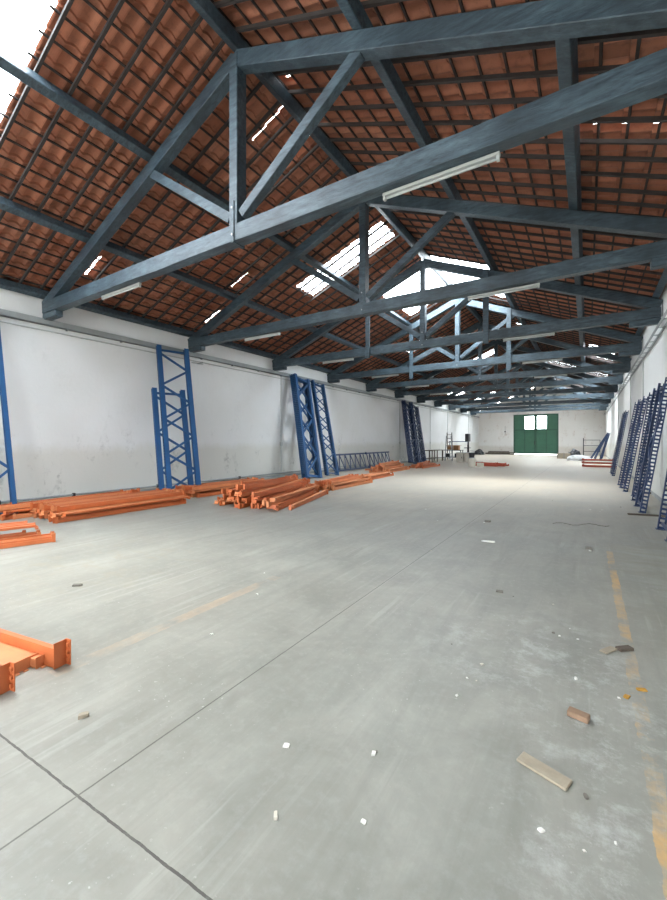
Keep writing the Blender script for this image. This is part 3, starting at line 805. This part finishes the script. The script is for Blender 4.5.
for i, (x, lab) in enumerate(((-1.95,'left'),(-1.42,'right'))):
    mesh_thing('wooden_crate', (x, 39.2, 0), [('panel', [(-.24,.24,-.24,-.22,.02,.46),(-.24,.24,.22,.24,.02,.46),(-.24,-.22,-.22,.22,.02,.46),(.22,.24,-.22,.22,.02,.46)], 'wood'), ('bottom', [(-.24,.24,-.24,.24,0,.02)], 'wood'), ('corner_post', [(sx*.23-.02,sx*.23+.02,-.26,-.24,0,.48) for sx in (-1,1)], 'oldwood')],
        'small weathered crate right of the green door, %s one' % lab, 'crate', 'crates right of the green door')
t = tag(empty('steel_barrier', (.15, 41.0, 0)), 'dark open steel barrier frame standing before the far wall', 'barrier')
bm = B(); bar(bm, (-.45,0,0),(-.45,0,1.75), .07,.07,(0,1,0)); obj('post', bm, M['dark'], t)
bm = B(); bar(bm, (.75,0,0),(.75,0,1.6), .04,.04,(0,1,0)); obj('post', bm, M['dark'], t)
for z in (.6,1.1,1.58):
    bm = B(); bar(bm, (-.45,0,z),(.75,0,z), .04,.04); obj('crossbar', bm, M['dark'], t)
bm = B(); tube(bm, [(-7.9,YF-.02,2.2),(-7.9,YF-.02,3.2)], .012); box(bm, -7.98,-7.82,YF-.05,YF-.001,2.5,2.62); tag(obj('wall_hook', bm, M['dark']), 'small dark fitting on the far wall left of the green door', 'fitting')

# ------------------------------------------------------------------ debris on the floor
def chip(name, x, y, L, w, t_, rz, mat, lab, cat, tilt=0, irr=.15, z=0.001):
    bm = B(); pts = []
    n = 8
    for i in range(n):
        a = 2*math.pi*i/n; cx = math.copysign(min(1,abs(math.cos(a))*1.3), math.cos(a)); cy = math.copysign(min(1,abs(math.sin(a))*1.3), math.sin(a))
        k_ = 1-random.uniform(0,irr); pts.append((cx*L/2*k_, cy*w/2*k_))
    a = [bm.verts.new((px,py,0)) for px,py in pts]; b_ = [bm.verts.new((px*.94,py*.94,t_*random.uniform(.85,1))) for px,py in pts]
    bm.faces.new(a[::-1]); bm.faces.new(b_)
    for i in range(n): bm.faces.new([a[i],a[(i+1)%n],b_[(i+1)%n],b_[i]])
    o = obj(name, bm, M[mat]); o.location = (x,y,z); o.rotation_euler = (R(tilt),0,R(rz)); tag(o, lab, cat); return o
def plank(name, x, y, L, w, t_, rz, mat, lab, cat, tilt=0, z=.002, roll=0):
    bm = B(); box(bm, -L/2, L/2, -w/2, w/2, 0, t_); o = bevel(obj(name, bm, M[mat]), .003); o.location = (x,y,z); o.rotation_euler = (R(roll),R(tilt),R(rz)); tag(o, lab, cat); return o
FL = '__FLOOR__'
def fp(px, py):      # floor coordinates measured on the plan of the hall
    u = (px-333)/400; v = (py-441)/400; zc = 1.5/v
    return zc*(u*.844-.536), zc*(u*.536+.844)
DEB = []
x, y = fp(543,772); plank('wood_offcut', x, y, .215, .075, .012, -18, 'wood', 'flat pale wooden offcut on the floor, lower right', 'wood offcut')
x, y = fp(578,718); plank('wood_block', x, y, .10, .055, .03, -12, 'wood2', 'short brown wooden block on the floor above the flat offcut', 'wood block')
x, y = fp(608,651); plank('wood_splinter', x, y, .13, .05, .012, 58, 'wood', 'grey splinter of wood near the yellow line', 'wood splinter')
x, y = fp(624,650); plank('wood_splinter', x, y, .11, .05, .02, 42, 'oldwood', 'thick grey splinter touching the yellow line', 'wood splinter')
x, y = fp(83,717); chip('stone_chip', x, y, .055, .03, .02, 60, 'wood', 'beige stone chip on the floor below the nearest orange beams', 'stone chip')
x, y = fp(286,746); chip('plaster_chip', x, y, .035, .03, .006, 20, 'paper', 'white flake on the floor right of the long joint', 'flake')
x, y = fp(275,817); chip('plaster_chip', x, y, .035, .016, .012, 130, 'cream', 'cream stub on the floor at the bottom centre', 'flake')
x, y = fp(363,822); chip('plaster_chip', x, y, .025, .02, .004, 0, 'paper', 'pale flake at the bottom centre, right of the cream stub', 'flake')
x, y = fp(641,690); chip('dry_leaf', x, y, .06, .035, .006, 20, 'leaf', 'crumpled yellow leaf on the yellow line', 'leaf')
x, y = fp(626,697); chip('dry_leaf', x, y, .05, .03, .006, 70, 'leaf', 'pale yellow leaf left of the yellow line', 'leaf')
x, y = fp(487,522); chip('leaf_litter', x, y, .16, .08, .03, 10, 'grit', 'small dark clump of litter at mid floor', 'litter', irr=.5)
x, y = fp(488,542); chip('litter_strip', x, y, .2, .05, .02, 10, 'paper', 'thin pale strip just before the dark clump of litter', 'litter', irr=.4)
x, y = fp(588,549); chip('stone_chip', x, y, .08, .06, .03, 10, 'grit', 'dark stone chip near the right edge of the floor', 'stone chip')
x, y = fp(499,592); chip('stone_chip', x, y, .07, .04, .015, 10, 'grit', 'dark chip at the middle of the floor', 'stone chip')
x, y = fp(77,586); chip('stone_chip', x, y, .10, .04, .02, 40, 'grit', 'dark chip on the floor before the tidy orange stack', 'stone chip')
bm = B(); pts = []
x, y = fp(585,527)
for i in range(18): pts.append((x-.5+i*.05, y+.10*math.sin(i*.7)+.02*i, .006+.004*(i%2)))
tag(obj('cord', tube(bm, pts, .005, 6) and bm, M['grit']), 'thin grey cord lying loose on the floor near the right frames', 'cord')
plank('timber_strip', *fp(650,516), .75, .07, .03, 10, 'oldwood', 'dark timber strip lying at the feet of the nearest right frames', 'timber strip')
plank('timber_strip', *fp(652,494), .55, .06, .05, 18, 'oldwood', 'dark strip of timber at the right wall behind the frames', 'timber strip')
random.seed(11)
grp = 'small crumbs scattered on the right part of the floor'
bmc = []
for i in range(46):
    if i < 30: x, y = random.uniform(-.9,.95), random.uniform(1.1,4.4)
    else: x, y = random.uniform(-3.5,.9), random.uniform(2,12)
    s = random.uniform(.008,.022)*(1 if i < 30 else 1.5)
    o = chip('floor_crumb', x, y, s*1.4, s, s*.4, random.uniform(0,180), random.choice(['paper','paper','grit','cream']), 'tiny crumb of plaster or grit lying loose on the floor', 'crumb', irr=.4)
    o['group'] = grp

# ------------------------------------------------------------------ daylight
w = bpy.data.worlds.new('world'); S.world = w; w.use_nodes = True
bg = w.node_tree.nodes['Background']; bg.inputs[0].default_value = (.92,.96,1,1); bg.inputs[1].default_value = 16.0
sl = bpy.data.lights.new('sun', 'SUN'); sl.energy = 6.5; sl.angle = R(40); sl.color = (1,.93,.82)
so = bpy.data.objects.new('sun', sl); COL.objects.link(so); so.rotation_euler = Vector((-.34,-.10,1)).to_track_quat('Z','Y').to_euler()
def portal(name, loc, rot, sx, sy):
    l = bpy.data.lights.new(name, 'AREA'); l.shape = 'RECTANGLE'; l.size = sx; l.size_y = sy
    l.cycles.is_portal = True
    o = bpy.data.objects.new(name, l); COL.objects.link(o); o.location = loc; o.rotation_euler = rot
for side, y0, y1, d0, d1_, fr in SKY:  # one portal per skylight, added ones included
    sg = -1 if side == 'L' else 1; dm = (d0+d1_)/2
    portal('roof_daylight', (XC+sg*dm, (y0+y1)/2, slope_z(dm)+.10), (0, math.atan(SL)*sg, 0), (d1_-d0)/CO, y1-y0)
portal('gate_daylight', (-4.7, YB-.45, 1.8), (R(90),0,0), 5.0, 3.6)
portal('door_daylight', (-4.8, YF+.3, 3.5), (R(-90),0,0), 2.3, 1.5)
print('beams', nbeam)

# ------------------------------------------------------------------ camera
cam = bpy.data.cameras.new('camera'); co = bpy.data.objects.new('camera', cam); COL.objects.link(co)
cam.sensor_fit = 'HORIZONTAL'; cam.sensor_width = 36; cam.lens = 36*400/667
co.location = (0,0,1.5); co.rotation_euler = (R(90), 0, R(32.42)); cam.shift_y = -9/667
cam.clip_start = .05; cam.clip_end = 300
S.camera = co
S.view_settings.view_transform = 'Standard'; S.view_settings.look = 'None'; S.view_settings.gamma = 1
S.view_settings.exposure = 0.46
